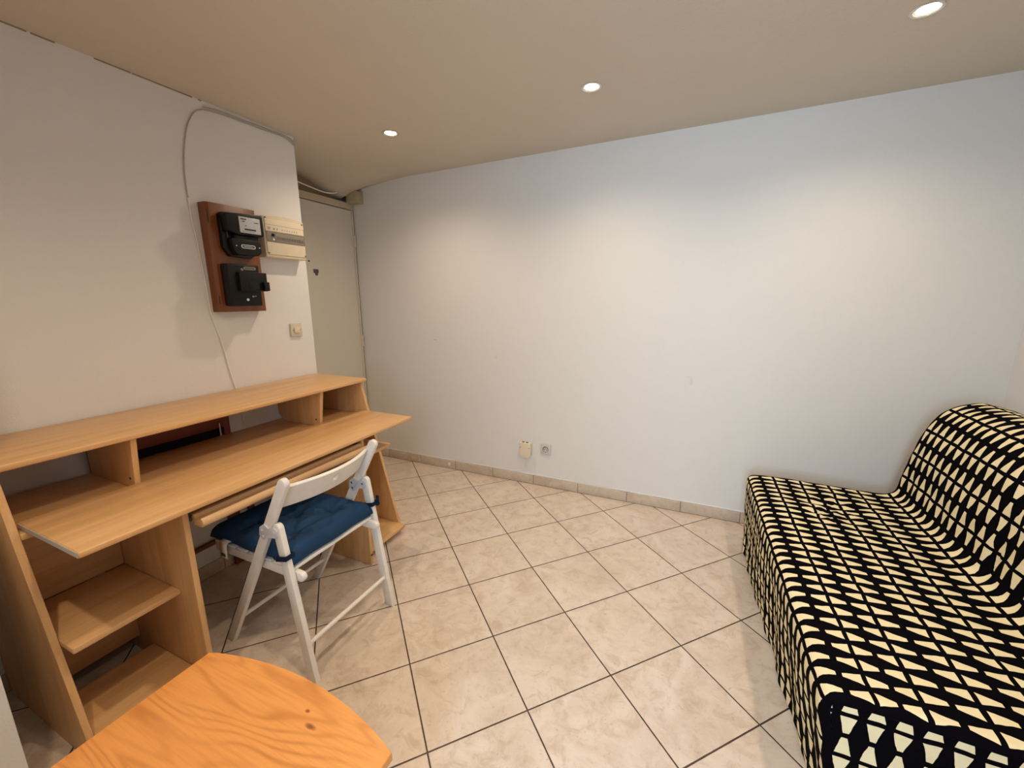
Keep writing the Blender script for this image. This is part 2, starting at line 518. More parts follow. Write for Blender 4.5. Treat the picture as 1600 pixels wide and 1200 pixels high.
# close it against the ceiling
top = [[bm.verts.new((r[0].co.x, r[0].co.y, 2.235)), bm.verts.new((r[-1].co.x, r[-1].co.y, 2.24))] for r in cols]
for j in range(len(cols) - 1):
    bm.faces.new((cols[j][0], cols[j + 1][0], top[j + 1][0], top[j][0]))
    bm.faces.new((cols[j][-1], top[j][1], top[j + 1][1], cols[j + 1][-1]))
    bm.faces.new((top[j][0], top[j + 1][0], top[j + 1][1], top[j][1]))
struct(to_obj('trim_2', bm, 'ceil'))

# entrance door, its frame and hinges
bm = bx(-0.172, -0.130, -0.858, -0.030, 0.008, 2.028, bev=0.0015)
door = struct(to_obj('door_1', bm, 'door', smooth=False))
bm = bmesh.new()
box(bm, -0.198, -0.124, -0.861, -0.002, 2.034, 2.082, 0.003)
struct(to_obj('trim_3', bm, 'frame', smooth=False))
struct(to_obj('trim_5', bx(-0.198, -0.128, -0.026, -0.012, 0.0, 2.034, bev=0.002), 'door', smooth=False))
struct(to_obj('trim_6', bx(-0.198, -0.132, -0.0115, -0.001, 0.0, 2.034), 'dirty', smooth=False))
for z in (1.800, 1.010, 0.22):
    bm = bmesh.new()
    cyl(bm, (-0.122, -0.020, z - .046), (-0.122, -0.020, z + .046), 0.0075, n=16)
    cyl(bm, (-0.122, -0.020, z - .002), (-0.122, -0.020, z + .002), 0.0085, n=16)
    box(bm, -0.130, -0.127, -0.052, -0.020, z - .040, z + .040)
    to_obj('hinge', bm, 'ivory', parent=door)
bm = bmesh.new()
box(bm, -0.130, -0.126, -0.436, -0.395, 1.535, 1.562, 0.001)
cyl(bm, (-0.130, -0.414, 1.527), (-0.125, -0.414, 1.527), 0.010, n=16)
to_obj('keyhole_cover', bm, 'darkmetal', parent=door)
bm = bmesh.new(); cyl(bm, (-0.131, -0.467, 1.615), (-0.128, -0.467, 1.615), 0.006, n=14)
to_obj('peephole', bm, 'dark', parent=door)

# ------------------------------------------------------------------ ceiling spotlights
def spotlight(x, y, label):
    z = ceil_z(x)
    t = thing('recessed_spotlight', label, 'ceiling light', (x, y, z), 'recessed ceiling spotlights')
    bm = bmesh.new()
    lathe(bm, [(0.0445, 0.0015), (0.0445, -0.0025), (0.042, -0.004), (0.035, -0.0035), (0.0325, -0.001), (0.031, 0.004)], (x, y, z), 48)
    to_obj('trim_ring', bm, 'chrome', parent=t)
    bm = bmesh.new()
    lathe(bm, [(0.0001, -0.0022), (0.012, -0.0030), (0.022, -0.0022), (0.0315, 0.0008)], (x, y, z), 40)
    to_obj('lamp', bm, 'bulb', parent=t)
    l = bpy.data.lights.new('spotlight_beam', 'SPOT')
    l.energy = SPOT; l.color = WARM; l.spot_size = math.radians(150); l.spot_blend = 0.9; l.shadow_soft_size = 0.028
    lo = bpy.data.objects.new('spotlight_beam', l); COL.objects.link(lo)
    lo.parent = t; lo.location = (0, 0, -0.012)
spotlight(0.818, -0.666, 'recessed ceiling spotlight nearest the entrance door')
spotlight(1.921, -0.667, 'recessed ceiling spotlight over the middle of the floor')
spotlight(3.025, -0.672, 'recessed ceiling spotlight above the patterned sofa')
# second row assumed out of view; first lamp added to brighten left wall
for x, y in ((1.38, -2.60), (1.94, -2.02), (3.02, -2.02)):
    spotlight(x, y, 'recessed ceiling spotlight of the assumed row out of view behind the camera')

# ------------------------------------------------------------------ desk
desk = thing('computer_desk', 'wide beech-effect computer desk with raised shelf and pull-out tray against left wall', 'desk', (0.64, -1.58, 0.0))
YA, YB = -2.276, -0.887           # outer faces of the two end panels
T = 0.018
def xf(z): return 0.915 - 0.255 * z     # sloping front edge of the end panels
def board(name, a, mat='lamY', bev=0.0022, parent=desk):
    return to_obj(name, bx(*a, bev=bev), mat, parent=parent, angle=50)
# top shelf
board('top_shelf', (0.318, 0.722, YA - 0.012, YB + 0.004, 0.885, 0.905), 'lamY', 0.005)
for y0, y1 in ((YA, YA + T), (YB - T, YB)):
    bm = bmesh.new()
    prism(bm, [(0.345, 0.0), (xf(0), 0.0), (xf(0.884), 0.884), (0.325, 0.884), (0.325, 0.08), (0.345, 0.06)], 'y', y0, y1, 0.002)
    to_obj('side_panel', bm, 'lamZ', parent=desk, angle=50)
YLI, YRI = -1.990, -1.224         # inner uprights
board('fixed_shelf', (0.350, 0.735, YA + T + .0005, YB - T - .0005, 0.682, 0.700), 'lamY')
st = board('sliding_top', (0.680, 1.040, -2.244, -0.902, 0.7015, 0.7195), 'lamY', 0.004)
to_obj('end_strip', bx(0.684, 1.036, -2.2455, -2.2440, 0.7035, 0.7178), 'greyedge', parent=st)
for y in (YLI, YRI):
    bm = bmesh.new()
    prism(bm, [(0.36, 0.0), (0.985, 0.0), (0.985, 0.681), (0.36, 0.681)], 'y', y, y + T, 0.002)
    u = to_obj('upright', bm, 'lamZ', parent=desk, angle=50)
    if y == YRI:
        bm = bmesh.new(); cyl(bm, (0.984, y + T / 2, 0.055), (0.9862, y + T / 2, 0.055), 0.006, n=14)
        to_obj('screw_hole', bm, 'dark', parent=u)
for y, zb in ((-1.968, 0.7005), (-1.190, 0.7005)):
    bm = bmesh.new()
    # short compartment wall under the top shelf
    prism(bm, [(0.37, 0.735), (0.40, zb + .012), (0.44, zb), (0.676, zb), (0.705, 0.884), (0.37, 0.884)] if y > -1.5 else
              [(0.37, zb), (0.676, zb), (0.705, 0.884), (0.37, 0.884)], 'y', y, y + T, 0.0015)
    d = to_obj('divider', bm, 'lamZ', parent=desk, angle=50)
    for z in ((0.735, 0.872) if y > -1.5 else (0.735,)):
        bm = bmesh.new(); cyl(bm, (0.655, y + .0002, z), (0.655, y - .0008, z), 0.005, n=14)
        to_obj('fitting_cap', bm, 'dark', parent=d)
# left cupboard space: shelves and back boards
def shelf(z, x0, x1, y0, y1):
    bm = bmesh.new()
    prism(bm, [(x0, y0), (x1 - 0.004, y0), (x1, y0 + 0.004), (x1, y1), (x0, y1)], 'z', z - T, z, 0.002)
    return to_obj('shelf', bm, 'lamY', parent=desk, angle=50)
shelf(0.385, 0.545, 0.893, YA + T + .001, YLI - .001)
shelf(0.075, 0.640, 0.93, YA + T + .001, YLI - .001)
board('back_panel', (0.530, 0.543, YA + T + .001, YLI - .001, 0.075, 0.366), 'lamY', 0.001)
board('back_panel', (0.530, 0.543, YA + T + .001, YLI - .001, 0.386, 0.681), 'lamY', 0.001)
# right tower: two shelves that stick out past the slope
for z, x0, x1 in ((0.055, 0.50, 0.952), (0.545, 0.50, 0.885)):
    bm = bmesh.new()
    yy0, yy1 = YRI + T + .001, YB - T - .001
    prism(bm, [(x0, yy0), (x1, yy0), (x1, yy1 - 0.004), (x1 - 0.004, yy1), (x0, yy1)], 'z', z - T, z, 0.002)
    to_obj('shelf', bm, 'lamY', parent=desk, angle=50)
    if z < 0.1:
        bm = bx(0.84, 0.90, yy0 + .02, yy1 - .004, 0.0, z - T)
        to_obj('plinth', bm, 'lamY', parent=desk)
# keyboard tray with a moulded front rail, hung from steel runners
kb = board('keyboard_tray', (0.62, 1.005, YLI + T + .014, YRI - .014, 0.638, 0.656), 'lamY', 0.002)
bm = bmesh.new()
prism(bm, [(0.990, 0.632), (1.030, 0.632), (1.037, 0.637), (1.040, 0.646), (1.037, 0.657), (1.029, 0.663), (1.020, 0.661), (1.014, 0.654),
           (1.006, 0.6505), (0.998, 0.656), (0.992, 0.668), (0.986, 0.67), (0.983, 0.662), (0.983, 0.6565), (0.990, 0.6565)], 'y', YLI + T + .010, YRI - .010, 0.001)
to_obj('front_rail', bm, 'edge', parent=kb, angle=40)
for y0, y1 in ((YLI + T + .0005, YLI + T + .012), (YRI - .012, YRI - .0005)):
    to_obj('runner', bx(0.55, 0.975, y0, y1, 0.642, 0.676, bev=0.001), 'darkmetal', parent=kb)

# ------------------------------------------------------------------ dark folded frame standing behind the desk
fr = thing('folded_stand', 'dark red wooden folded stand with a black panel, behind the desk', 'stand', (0.335, -1.62, 0.0))
bm = bmesh.new(); box(bm, 0.322, 0.342, -1.462, -1.432, 0.35, 0.875, 0.003)
to_obj('stile', bm, 'darkred', parent=fr)
bm = bmesh.new(); box(bm, 0.322, 0.342, -1.955, -1.925, 0.08, 0.875, 0.003)
to_obj('stile', bm, 'darkred', parent=fr)
bm = bmesh.new(); box(bm, 0.322, 0.342, -1.932, -1.456, 0.735, 0.80, 0.003)
to_obj('rail', bm, 'darkred', parent=fr)
bm = bmesh.new(); box(bm, 0.322, 0.340, -1.93, -1.40, 0.165, 0.185, 0.003)
to_obj('rail', bm, 'darkred', parent=fr)
to_obj('panel', bx(0.326, 0.336, -1.925, -1.470, 0.45, 0.734, bev=0.001), 'blackp', parent=fr)
for y in (-1.500, -1.398):
    bm = bmesh.new(); box(bm, 0.3215, 0.3415, y, y + 0.030 if y > -1.45 else y + 0.055, 0.0, 0.45, 0.003)
    to_obj('leg', bm, 'darkred', parent=fr)
bm = bmesh.new(); cyl(bm, (0.3445, -1.482, 0.700), (0.3445, -1.482, 0.760), 0.003, n=10)
cyl(bm, (0.342, -1.482, 0.702), (0.3475, -1.482, 0.702), 0.0035, n=10)
to_obj('metal_pin', bm, 'steel', parent=fr)

# ------------------------------------------------------------------ folding chair
chair = thing('folding_chair', 'white slatted folding chair pulled up to the beech desk', 'chair', (1.02, -1.61, 0.0))
def leg_poly(b0, b1, wb, wt, rtop=True):
    """flat bar outline in x-z from foot b0 to top b1, foot cut level with the floor, rounded top"""
    b0, b1 = Vector((b0[0], b0[1])), Vector((b1[0], b1[1]))
    d = (b1 - b0).normalized(); n = Vector((-d.y, d.x))
    pts = []
    for s_ in (-1, 1):
        p = b0 + n * s_ * wb / 2
        p = p - d * (p.y / d.y)             # slide along the bar to z = 0
        pts.append((p.x, p.y))
    L, Rr = pts
    out = [L]
    r = wt / 2
    c = b1 - d * r
    for k in range(9):
        a = math.pi * k / 8
        q = c - n * math.cos(a) * r + d * math.sin(a) * r
        out.append((q.x, q.y))
    out.append(Rr)
    return out
CY0, CY1 = -1.822, -1.392
LT = 0.020
long0, long1 = (0.800, 0.0), (1.240, 0.772)
for y0 in (CY0, CY1 - LT):
    bm = bmesh.new(); prism(bm, leg_poly(long0, long1, 0.036, 0.037), 'y', y0, y0 + LT, 0.003)
    to_obj('leg', bm, 'white', parent=chair, angle=40)
for y0 in (CY0 + .001, CY1 - LT - .001):
    bm = bmesh.new(); prism(bm, leg_poly((1.262, 0.0), (1.172, 0.600), 0.040, 0.036), 'y', y0, y0 + LT, 0.003)
    to_obj('leg', bm, 'white', parent=chair, angle=40)
# steel joint plates where long and short legs meet
for yo, yi in ((CY0 - .0025, CY0), (CY1, CY1 + .0025)):
    for side in (0, 1):
        pass
for ya, yb in ((CY0 - .003, CY0 - .0002), (CY0 + LT + .0012, CY0 + LT + .0035), (CY1 - LT - .0045, CY1 - LT - .0022), (CY1 + .0002, CY1 + .003)):
    bm = bmesh.new()
    prism(bm, [(1.095, 0.575), (1.088, 0.545), (1.105, 0.527), (1.135, 0.545), (1.168, 0.548), (1.186, 0.562), (1.184, 0.580), (1.165, 0.590), (1.140, 0.578), (1.120, 0.592)], 'y', ya, yb, 0.0006)
    ym = ya - .0015 if ya < -1.6 and ya < CY0 else yb + .0015
    for (px, pz) in ((1.105, 0.565), (1.108, 0.542), (1.166, 0.570)):
        cyl(bm, (px, min(ya, ym), pz), (px, max(yb, ym), pz), 0.0042, n=12)
    to_obj('hinge_plate', bm, 'steel', parent=chair)
# seat frame
for y0 in (CY0 + LT + .004, CY1 - LT * 2 - .004):
    bm = bmesh.new()
    r = 0.0165
    pts = [(0.765, 0.398), (0.765, 0.430)]
    pts = [(0.765, 0.430), (0.765, 0.397)]
    for k in range(9):
        a = -math.pi / 2 + math.pi * k / 8
        pts.append((1.228 + r * math.cos(a), 0.397 + r * math.sin(a) * 1.0))
    pts = [(0.765, 0.418), (0.765, 0.385)] + [(1.232 + r * math.cos(-math.pi / 2 + math.pi * k / 8), 0.3985 + r * math.sin(-math.pi / 2 + math.pi * k / 8)) for k in range(9)]
    prism(bm, pts, 'y', y0, y0 + LT, 0.003)
    to_obj('seat_rail', bm, 'white', parent=chair, angle=40)
for i in range(7):
    x = 0.765 + i * 0.0675
    bm = bmesh.new()
    if i == 6: box(bm, 1.160, 1.205, CY0 + LT + .003, CY1 - LT - .003, 0.4155, 0.429, 0.003)
    else: box(bm, x, x + 0.052, CY0 + LT + .004, CY1 - LT - .004, 0.4185, 0.429, 0.003)
    to_obj('seat_slat', bm, 'white', parent=chair)
# curved back rest with an oval finger hole
bm = bmesh.new()
NS, NT = 96, 14
grid = {}
hs, ht, rs, rt_ = 0.5, 0.60, 0.031, 0.17
def back_pt(s_, t_):
    y = CY0 + LT - .002 + s_ * ((CY1 - LT + .002) - (CY0 + LT - .002))
    bow = 0.050 * (1 - (2 * s_ - 1) ** 2)
    z = 0.645 + t_ * 0.087
    x = 0.792 + z * 0.573 + bow - 0.012
    return Vector((x, y, z))
skip = set()
for i in range(NS):
    for j in range(NT):
        cs, ct = (i + .5) / NS, (j + .5) / NT
        if ((cs - hs) / rs) ** 2 + ((ct - ht) / rt_) ** 2 < 1: skip.add((i, j))
for i in range(NS + 1):
    for j in range(NT + 1):
        s_, t_ = i / NS, j / NT
        nb = [(a, b_) in skip for a in (i - 1, i) for b_ in (j - 1, j)]
        if any(nb) and not all(nb):
            ds_, dt_ = (s_ - hs) / rs, (t_ - ht) / rt_
            k = 1 / max(1e-6, math.hypot(ds_, dt_))
            s_, t_ = hs + ds_ * k * rs, ht + dt_ * k * rt_
        if not all(nb): grid[i, j] = bm.verts.new(back_pt(s_, t_))
for i in range(NS):
    for j in range(NT):
        if (i, j) in skip: continue
        bm.faces.new((grid[i, j], grid[i + 1, j], grid[i + 1, j + 1], grid[i, j + 1]))
bk = to_obj('backrest', bm, 'white', parent=chair, angle=40)
md = bk.modifiers.new('thick', 'SOLIDIFY'); md.thickness = 0.013; md.offset = 0
bv = bk.modifiers.new('soft', 'BEVEL'); bv.width = 0.002; bv.segments = 2; bv.limit_method = 'ANGLE'
# stretchers
bm = bmesh.new(); cyl(bm, (1.244, CY0 + .004, 0.138), (1.244, CY1 - .004, 0.138), 0.0085, n=18)
to_obj('stretcher', bm, 'white', parent=chair)
bm = bmesh.new(); cyl(bm, (0.872, CY0 + .004, 0.122), (0.872, CY1 - .004, 0.122), 0.0085, n=18)
to_obj('stretcher', bm, 'white', parent=chair)

# ------------------------------------------------------------------ seat cushion
cu = thing('seat_cushion', 'blue tufted seat cushion tied onto the white folding chair', 'cushion', (0.99, -1.607, 0.43))
CX0, CX1, CU0, CU1 = 0.752, 1.212, -1.806, -1.410
tufts = [(0.30, 0.30), (0.30, 0.70), (0.70, 0.30), (0.70, 0.70)]
tufts = [(0.27, 0.26), (0.27, 0.74), (0.5, 0.5), (0.73, 0.26), (0.73, 0.74)]
def cush(s_, t_, side):
    # superellipse thickness, squashed at the tufts
    a = 1 - abs(2 * s_ - 1) ** 16; b_ = 1 - abs(2 * t_ - 1) ** 14
    h = max(0.0, a * b_) ** 0.40
    dip = 0
    for (p, q) in tufts:
        dd = ((s_ - p) * 0.445) ** 2 + ((t_ - q) * 0.39) ** 2
        dip += math.exp(-dd / (0.018 ** 2)) * 0.75 + math.exp(-dd / (0.05 ** 2)) * 0.55
        an = math.atan2(t_ - q, s_ - p)
        dip += 0.14 * math.sin(an * 6 + p * 9) * math.exp(-((math.sqrt(dd) - 0.045) / 0.03) ** 2)
    rid = 0.0
    th = (0.050 + 0.008 * s_) * h * (1 - 0.60 * min(1.25, dip))
    x = CX0 + s_ * (CX1 - CX0); y = CU0 + t_ * (CU1 - CU0)
    pinch = 0.014 * math.sin(math.pi * s_ * 3) ** 2
    y += (0.5 - t_) * 2 * 0.007 * (math.sin(math.pi * s_ * 2) ** 2) * (abs(2 * t_ - 1) ** 6)
    x += (0.5 - s_) * 2 * 0.006 * (math.sin(math.pi * t_ * 2) ** 2) * (abs(2 * s_ - 1) ** 6)
    wr = noise.noise(Vector((x * 26, y * 26, 3))) * 0.0055 + noise.noise(Vector((x * 60, y * 55, 9))) * 0.0025
    base = 0.4305
    if side: return Vector((x, y, base + 0.012 + th + wr * h))
    return Vector((x, y, base + 0.012 * (1 - h) ** 0.6 + 0.0003))
bm = bmesh.new()
NU = 72
topv = [[bm.verts.new(cush(i / NU, j / NU, 1)) for j in range(NU + 1)] for i in range(NU + 1)]
botv = [[(topv[i][j] if i in (0, NU) or j in (0, NU) else bm.verts.new(cush(i / NU, j / NU, 0))) for j in range(NU + 1)] for i in range(NU + 1)]
for i in range(NU):
    for j in range(NU):
        bm.faces.new((topv[i][j], topv[i + 1][j], topv[i + 1][j + 1], topv[i][j + 1]))
        bm.faces.new((botv[i][j], botv[i][j + 1], botv[i + 1][j + 1], botv[i + 1][j]))
to_obj('pad', bm, 'blue', parent=cu, angle=180)
# buttons
for (p, q) in tufts:
    c = cush(p, q, 1)
    bm = bmesh.new(); bmesh.ops.create_uvsphere(bm, u_segments=14, v_segments=8, radius=0.007, matrix=Matrix.Translation(c) @ Matrix.Diagonal((1, 1, .5, 1)))
    to_obj('tuft', bm, 'navy', parent=cu)
# ties wrapped round the two short legs
for yc, sgn in ((CY0 + LT / 2, -1), (CY1 - LT / 2, 1)):
    bm = bmesh.new()
    z0 = 0.478
    xc = 1.262 - 0.15 * z0
    loop = [(xc - .024, yc - .0145), (xc + .024, yc - .0145), (xc + .024, yc + .0145), (xc - .024, yc + .0145)]
    n = len(loop)
    out_ = [(xc + (x - xc) * 1.12, yc + (y - yc) * 1.2) for x, y in loop]
    def zz(x): return z0 + (x - xc) * 0.25
    ri = [[bm.verts.new((x, y, zz(x) + dz)) for (x, y) in loop] for dz in (-.009, .009)]
    ro = [[bm.verts.new((x, y, zz(x) + dz)) for (x, y) in out_] for dz in (-.009, .009)]
    for k in range(n):
        l = (k + 1) % n
        bm.faces.new((ro[0][k], ro[0][l], ro[1][l], ro[1][k]))
        bm.faces.new((ri[0][k], ri[1][k], ri[1][l], ri[0][l]))
        bm.faces.new((ro[1][k], ro[1][l], ri[1][l], ri[1][k]))
        bm.faces.new((ro[0][k], ri[0][k], ri[0][l], ro[0][l]))
    # tail back to the pad and a knot
    box(bm, xc - .050, xc - .022, yc - sgn * 0.016 - .002, yc - sgn * 0.016 + .002, z0 - .016, z0 + .002, 0.0008)
    bmesh.ops.create_uvsphere(bm, u_segments=12, v_segments=8, radius=0.011, matrix=Matrix.Translation((xc + (.026 if sgn > 0 else -.026), yc + sgn * .014, z0)) @ Matrix.Diagonal((1, .8, 1, 1)))
    if sgn > 0:
        box(bm, xc + .020, xc + .033, yc + .012, yc + .018, z0 - .004, z0 + .036, 0.001)
    to_obj('tie', bm, 'navy', parent=cu)
# wash label hanging from the far corner
bm = bmesh.new()
LW = 0.046
path = [(0.776, 0.447), (0.772, 0.4495), (0.768, 0.447), (0.7655, 0.440), (0.7645, 0.430), (0.764, 0.418), (0.7635, 0.402), (0.763, 0.388)]
path = [(-1.792, 0.446), (-1.802, 0.449), (-1.812, 0.447), (-1.8165, 0.439), (-1.818, 0.428), (-1.8185, 0.410), (-1.819, 0.386)]
rows = []
for (y, z) in path:
    rows.append([bm.verts.new((0.828, y, z)), bm.verts.new((0.828 + LW, y - 0.002, z - .001))])
for a, b_ in zip(rows, rows[1:]): bm.faces.new((a[0], a[1], b_[1], b_[0]))
lb = to_obj('label_tag', bm, 'label', parent=cu)
md = lb.modifiers.new('thick', 'SOLIDIFY'); md.thickness = 0.0009; md.offset = 0
bm = bmesh.new()
for i in range(3):
    box(bm, 0.838 + i * .0088, 0.838 + i * .0088 + .0068, -1.8220, -1.8203, 0.392, 0.400)
box(bm, 0.838, 0.864, -1.8220, -1.8203, 0.402, 0.4035)
to_obj('label_print', bm, 'print', parent=lb)

# ------------------------------------------------------------------ low table in the foreground
tb = thing('low_table', 'orange varnished wooden low table with a bowed end, nearest the camera', 'table', TABLE_O)
def bow(x0, x1, y, amp, n=24):
    pts = []
    for k in range(n + 1):
        s_ = k / n
        pts.append((x0 + (x1 - x0) * s_, y + amp * (1 - (2 * s_ - 1) ** 2)))
    return pts
bm = bmesh.new()
up_ = bow(1.333, 1.928, -2.142, 0.047)
dn_ = [(x, -5.24 - y) for x, y in reversed(up_)]
prism(bm, up_ + dn_, 'z', 0.428, 0.450, 0.0035, 3)
to_obj('tabletop', bm, 'pine', parent=tb, angle=40)
bm = bmesh.new()
iu = bow(1.352, 1.909, -2.158, 0.040)
idn = [(x, -5.24 - y) for x, y in reversed(iu)]
o_ring = iu + idn
in_ring = [(1.63 + (x - 1.63) * 0.93, -2.62 + (y + 2.62) * 0.955) for x, y in o_ring]
vo = [[bm.verts.new((x, y, z)) for x, y in o_ring] for z in (0.350, 0.4278)]
vi = [[bm.verts.new((x, y, z)) for x, y in in_ring] for z in (0.350, 0.4278)]
n = len(o_ring)
for k in range(n):
    l = (k + 1) % n
    bm.faces.new((vo[0][k], vo[0][l], vo[1][l], vo[1][k]))
    bm.faces.new((vi[0][k], vi[1][k], vi[1][l], vi[0][l]))
    bm.faces.new((vo[0][k], vi[0][k], vi[0][l], vo[0][l]))
    bm.faces.new((vo[1][k], vo[1][l], vi[1][l], vi[1][k]))
to_obj('apron', bm, 'pine', parent=tb, angle=40)
for (x, y) in ((1.385, -2.185), (1.875, -2.185), (1.385, -3.055), (1.875, -3.055)):
    bm = bmesh.new()
    vs = box(bm, x - .026, x + .026, y - .026, y + .026, 0.0, 0.428)
    for v in vs:
        if v.co.z < 0.1:
            v.co.x = x + (v.co.x - x) * .78; v.co.y = y + (v.co.y - y) * .78
    bmesh.ops.bevel(bm, geom=[e for e in bm.edges if abs(e.verts[0].co.z - e.verts[1].co.z) > .2], offset=0.004, segments=2, affect='EDGES')
    to_obj('leg', bm, 'pine', parent=tb, angle=40)

# ------------------------------------------------------------------ sofa
sofa = thing('sofa', 'low armless sofa under a black and cream geometric cover by the right wall', 'sofa', (3.2, -0.94, 0.0))
PROF = [(2.742, 0.010), (2.736, 0.12), (2.730, 0.24), (2.728, 0.34), (2.730, 0.392), (2.741, 0.417), (2.765, 0.4275), (2.83, 0.432), (2.92, 0.433), (3.03, 0.431),
        (3.13, 0.429), (3.22, 0.427), (3.285, 0.428), (3.325, 0.440), (3.342, 0.468), (3.350, 0.52), (3.358, 0.59), (3.372, 0.67), (3.395, 0.755),
        (3.430, 0.828), (3.480, 0.876), (3.545, 0.897), (3.610, 0.890), (3.665, 0.862), (3.700, 0.81), (3.718, 0.72), (3.722, 0.5), (3.724, 0.25), (3.726, 0.010)]
def resample(P, step):
    pts = []
    for i in range(len(P) - 1):
        a = Vector(P[max(i - 1, 0)]); b_ = Vector(P[i]); c = Vector(P[i + 1]); d = Vector(P[min(i + 2, len(P) - 1)])
        for k in range(12):
            t = k / 12
            pts.append(0.5 * ((2 * b_) + (-a + c) * t + (2 * a - 5 * b_ + 4 * c - d) * t * t + (-a + 3 * b_ - 3 * c + d) * t ** 3))
    pts.append(Vector(P[-1]))
    L = [0]
    for a, b_ in zip(pts, pts[1:]): L.append(L[-1] + (b_ - a).length)
    n = int(L[-1] / step); out = []; j = 0
    for i in range(n + 1):
        s_ = L[-1] * i / n
        while j < len(L) - 2 and L[j + 1] < s_: j += 1
        f = (s_ - L[j]) / max(1e-9, L[j + 1] - L[j])
        out.append((pts[j].lerp(pts[j + 1], f), s_))
    return out, L[-1]
RP, LEN = resample(PROF, 0.011)
SY0, SY1 = -1.612, -0.262          # near and far ends
# arc length at the front ridge, so a black line runs along it
ridge_s = min(RP, key=lambda r: (r[0] - Vector((2.736, 0.410))).length)[1]
LS, PV = 0.117, 0.04945
def shift_front(y):                 # the loose front hem swings inwards toward the near end
    t = (SY1 - y) / (SY1 - SY0)
    return 0.085 * max(0, t) ** 1.3
def sofa_pt(k, y, edge=0.0):
    p, s_ = RP[k]
    a = RP[max(k - 1, 0)][0]; b_ = RP[min(k + 1, len(RP) - 1)][0]
    tg = (b_ - a).normalized(); nrm = Vector((-tg.y, tg.x))      # outward for this direction of travel
    x, z = p
    if x < 2.95 and z < 0.44:
        w_ = min(1, max(0, (0.40 - z) / 0.40))
        x += shift_front(y) * w_ + 0.030 * ((SY1 - y) / (SY1 - SY0)) * (1 if x < 2.80 else max(0, (2.95 - x) / .15)) * (1 - w_)
        # hanging folds, stronger to the hem
        x += w_ * (0.018 * noise.noise(Vector((y * 6.5, z * 1.5, 1))) + 0.007 * noise.noise(Vector((y * 19, z * 4, 5))))
    wr = 0.0035 * noise.noise(Vector((x * 9, y * 7, z * 9))) + 0.0016 * noise.noise(Vector((x * 28, y * 22, z * 28)))
    # sunken tuft in the seat and slack at the crease
    for (tx, ty, ra, am) in ((3.06, -0.52, 0.085, 0.012), (3.00, -0.62, 0.04, 0.006), (3.37, -0.93, 0.06, 0.010)):
        dd = math.hypot(x - tx, y - ty)
        wr -= am * math.exp(-(dd / ra) ** 2)
        if z > 0.3 and dd < ra * 3.2:
            an = math.atan2(y - ty, x - tx)
            wr += 0.0035 * math.sin(an * 7 + tx * 9) * math.exp(-((dd - ra) / ra) ** 2)
    if 0.43 < z < 0.62 and 3.3 < x < 3.4:
        wr += 0.004 * math.sin(y * 42 + 3 * noise.noise(Vector((y * 4, 0, 0)))) * math.exp(-((z - 0.5) / 0.06) ** 2)
    # sag of the seat between the front board and the crease; backrest bulges mid-height
    x += nrm.x * wr; z += nrm.y * wr
    if edge > 0:
        x -= nrm.x * edge; z -= nrm.y * edge
    return Vector((x, y, max(z, 0.004)))
bm = bmesh.new()
uvl = bm.loops.layers.uv.new('UVMap')
R_ = 0.020
ys = []
for a in (90, 68, 48, 30, 14): ys.append((SY0 + R_ * (1 - math.sin(math.radians(a))), R_ * (1 - math.cos(math.radians(a))) * 1.0))
ys = [(SY0 + R_ * (1 - math.sin(math.radians(90 - a))) if False else SY0 + R_ * (1 - math.cos(math.radians(a))), R_ * (1 - math.sin(math.radians(a)))) for a in (0, 18, 36, 54, 72)]
NM = 118
ys += [(SY0 + R_ + (SY1 - SY0 - 2 * R_) * i / NM, 0.0) for i in range(NM + 1)]
ys += [(SY1 - R_ * (1 - math.cos(math.radians(a))), R_ * (1 - math.sin(math.radians(a)))) for a in (72, 54, 36, 18, 0)]
grid = [[bm.verts.new(sofa_pt(k, y, e)) for (y, e) in ys] for k in range(len(RP))]
vcoord = [(y - SY0) / PV for (y, e) in ys]
for k in range(len(RP) - 1):
    for j in range(len(ys) - 1):
        f = bm.faces.new((grid[k][j], grid[k][j + 1], grid[k + 1][j + 1], grid[k + 1][j]))
        for lp, (kk, jj) in zip(f.loops, ((k, j), (k, j + 1), (k + 1, j + 1), (k + 1, j))):
            lp[uvl].uv = ((RP[kk][1] - ridge_s) / LS + 10.0, vcoord[jj] + 40.0)
to_obj('fitted_cover', bm, 'cloth', parent=sofa, angle=180)
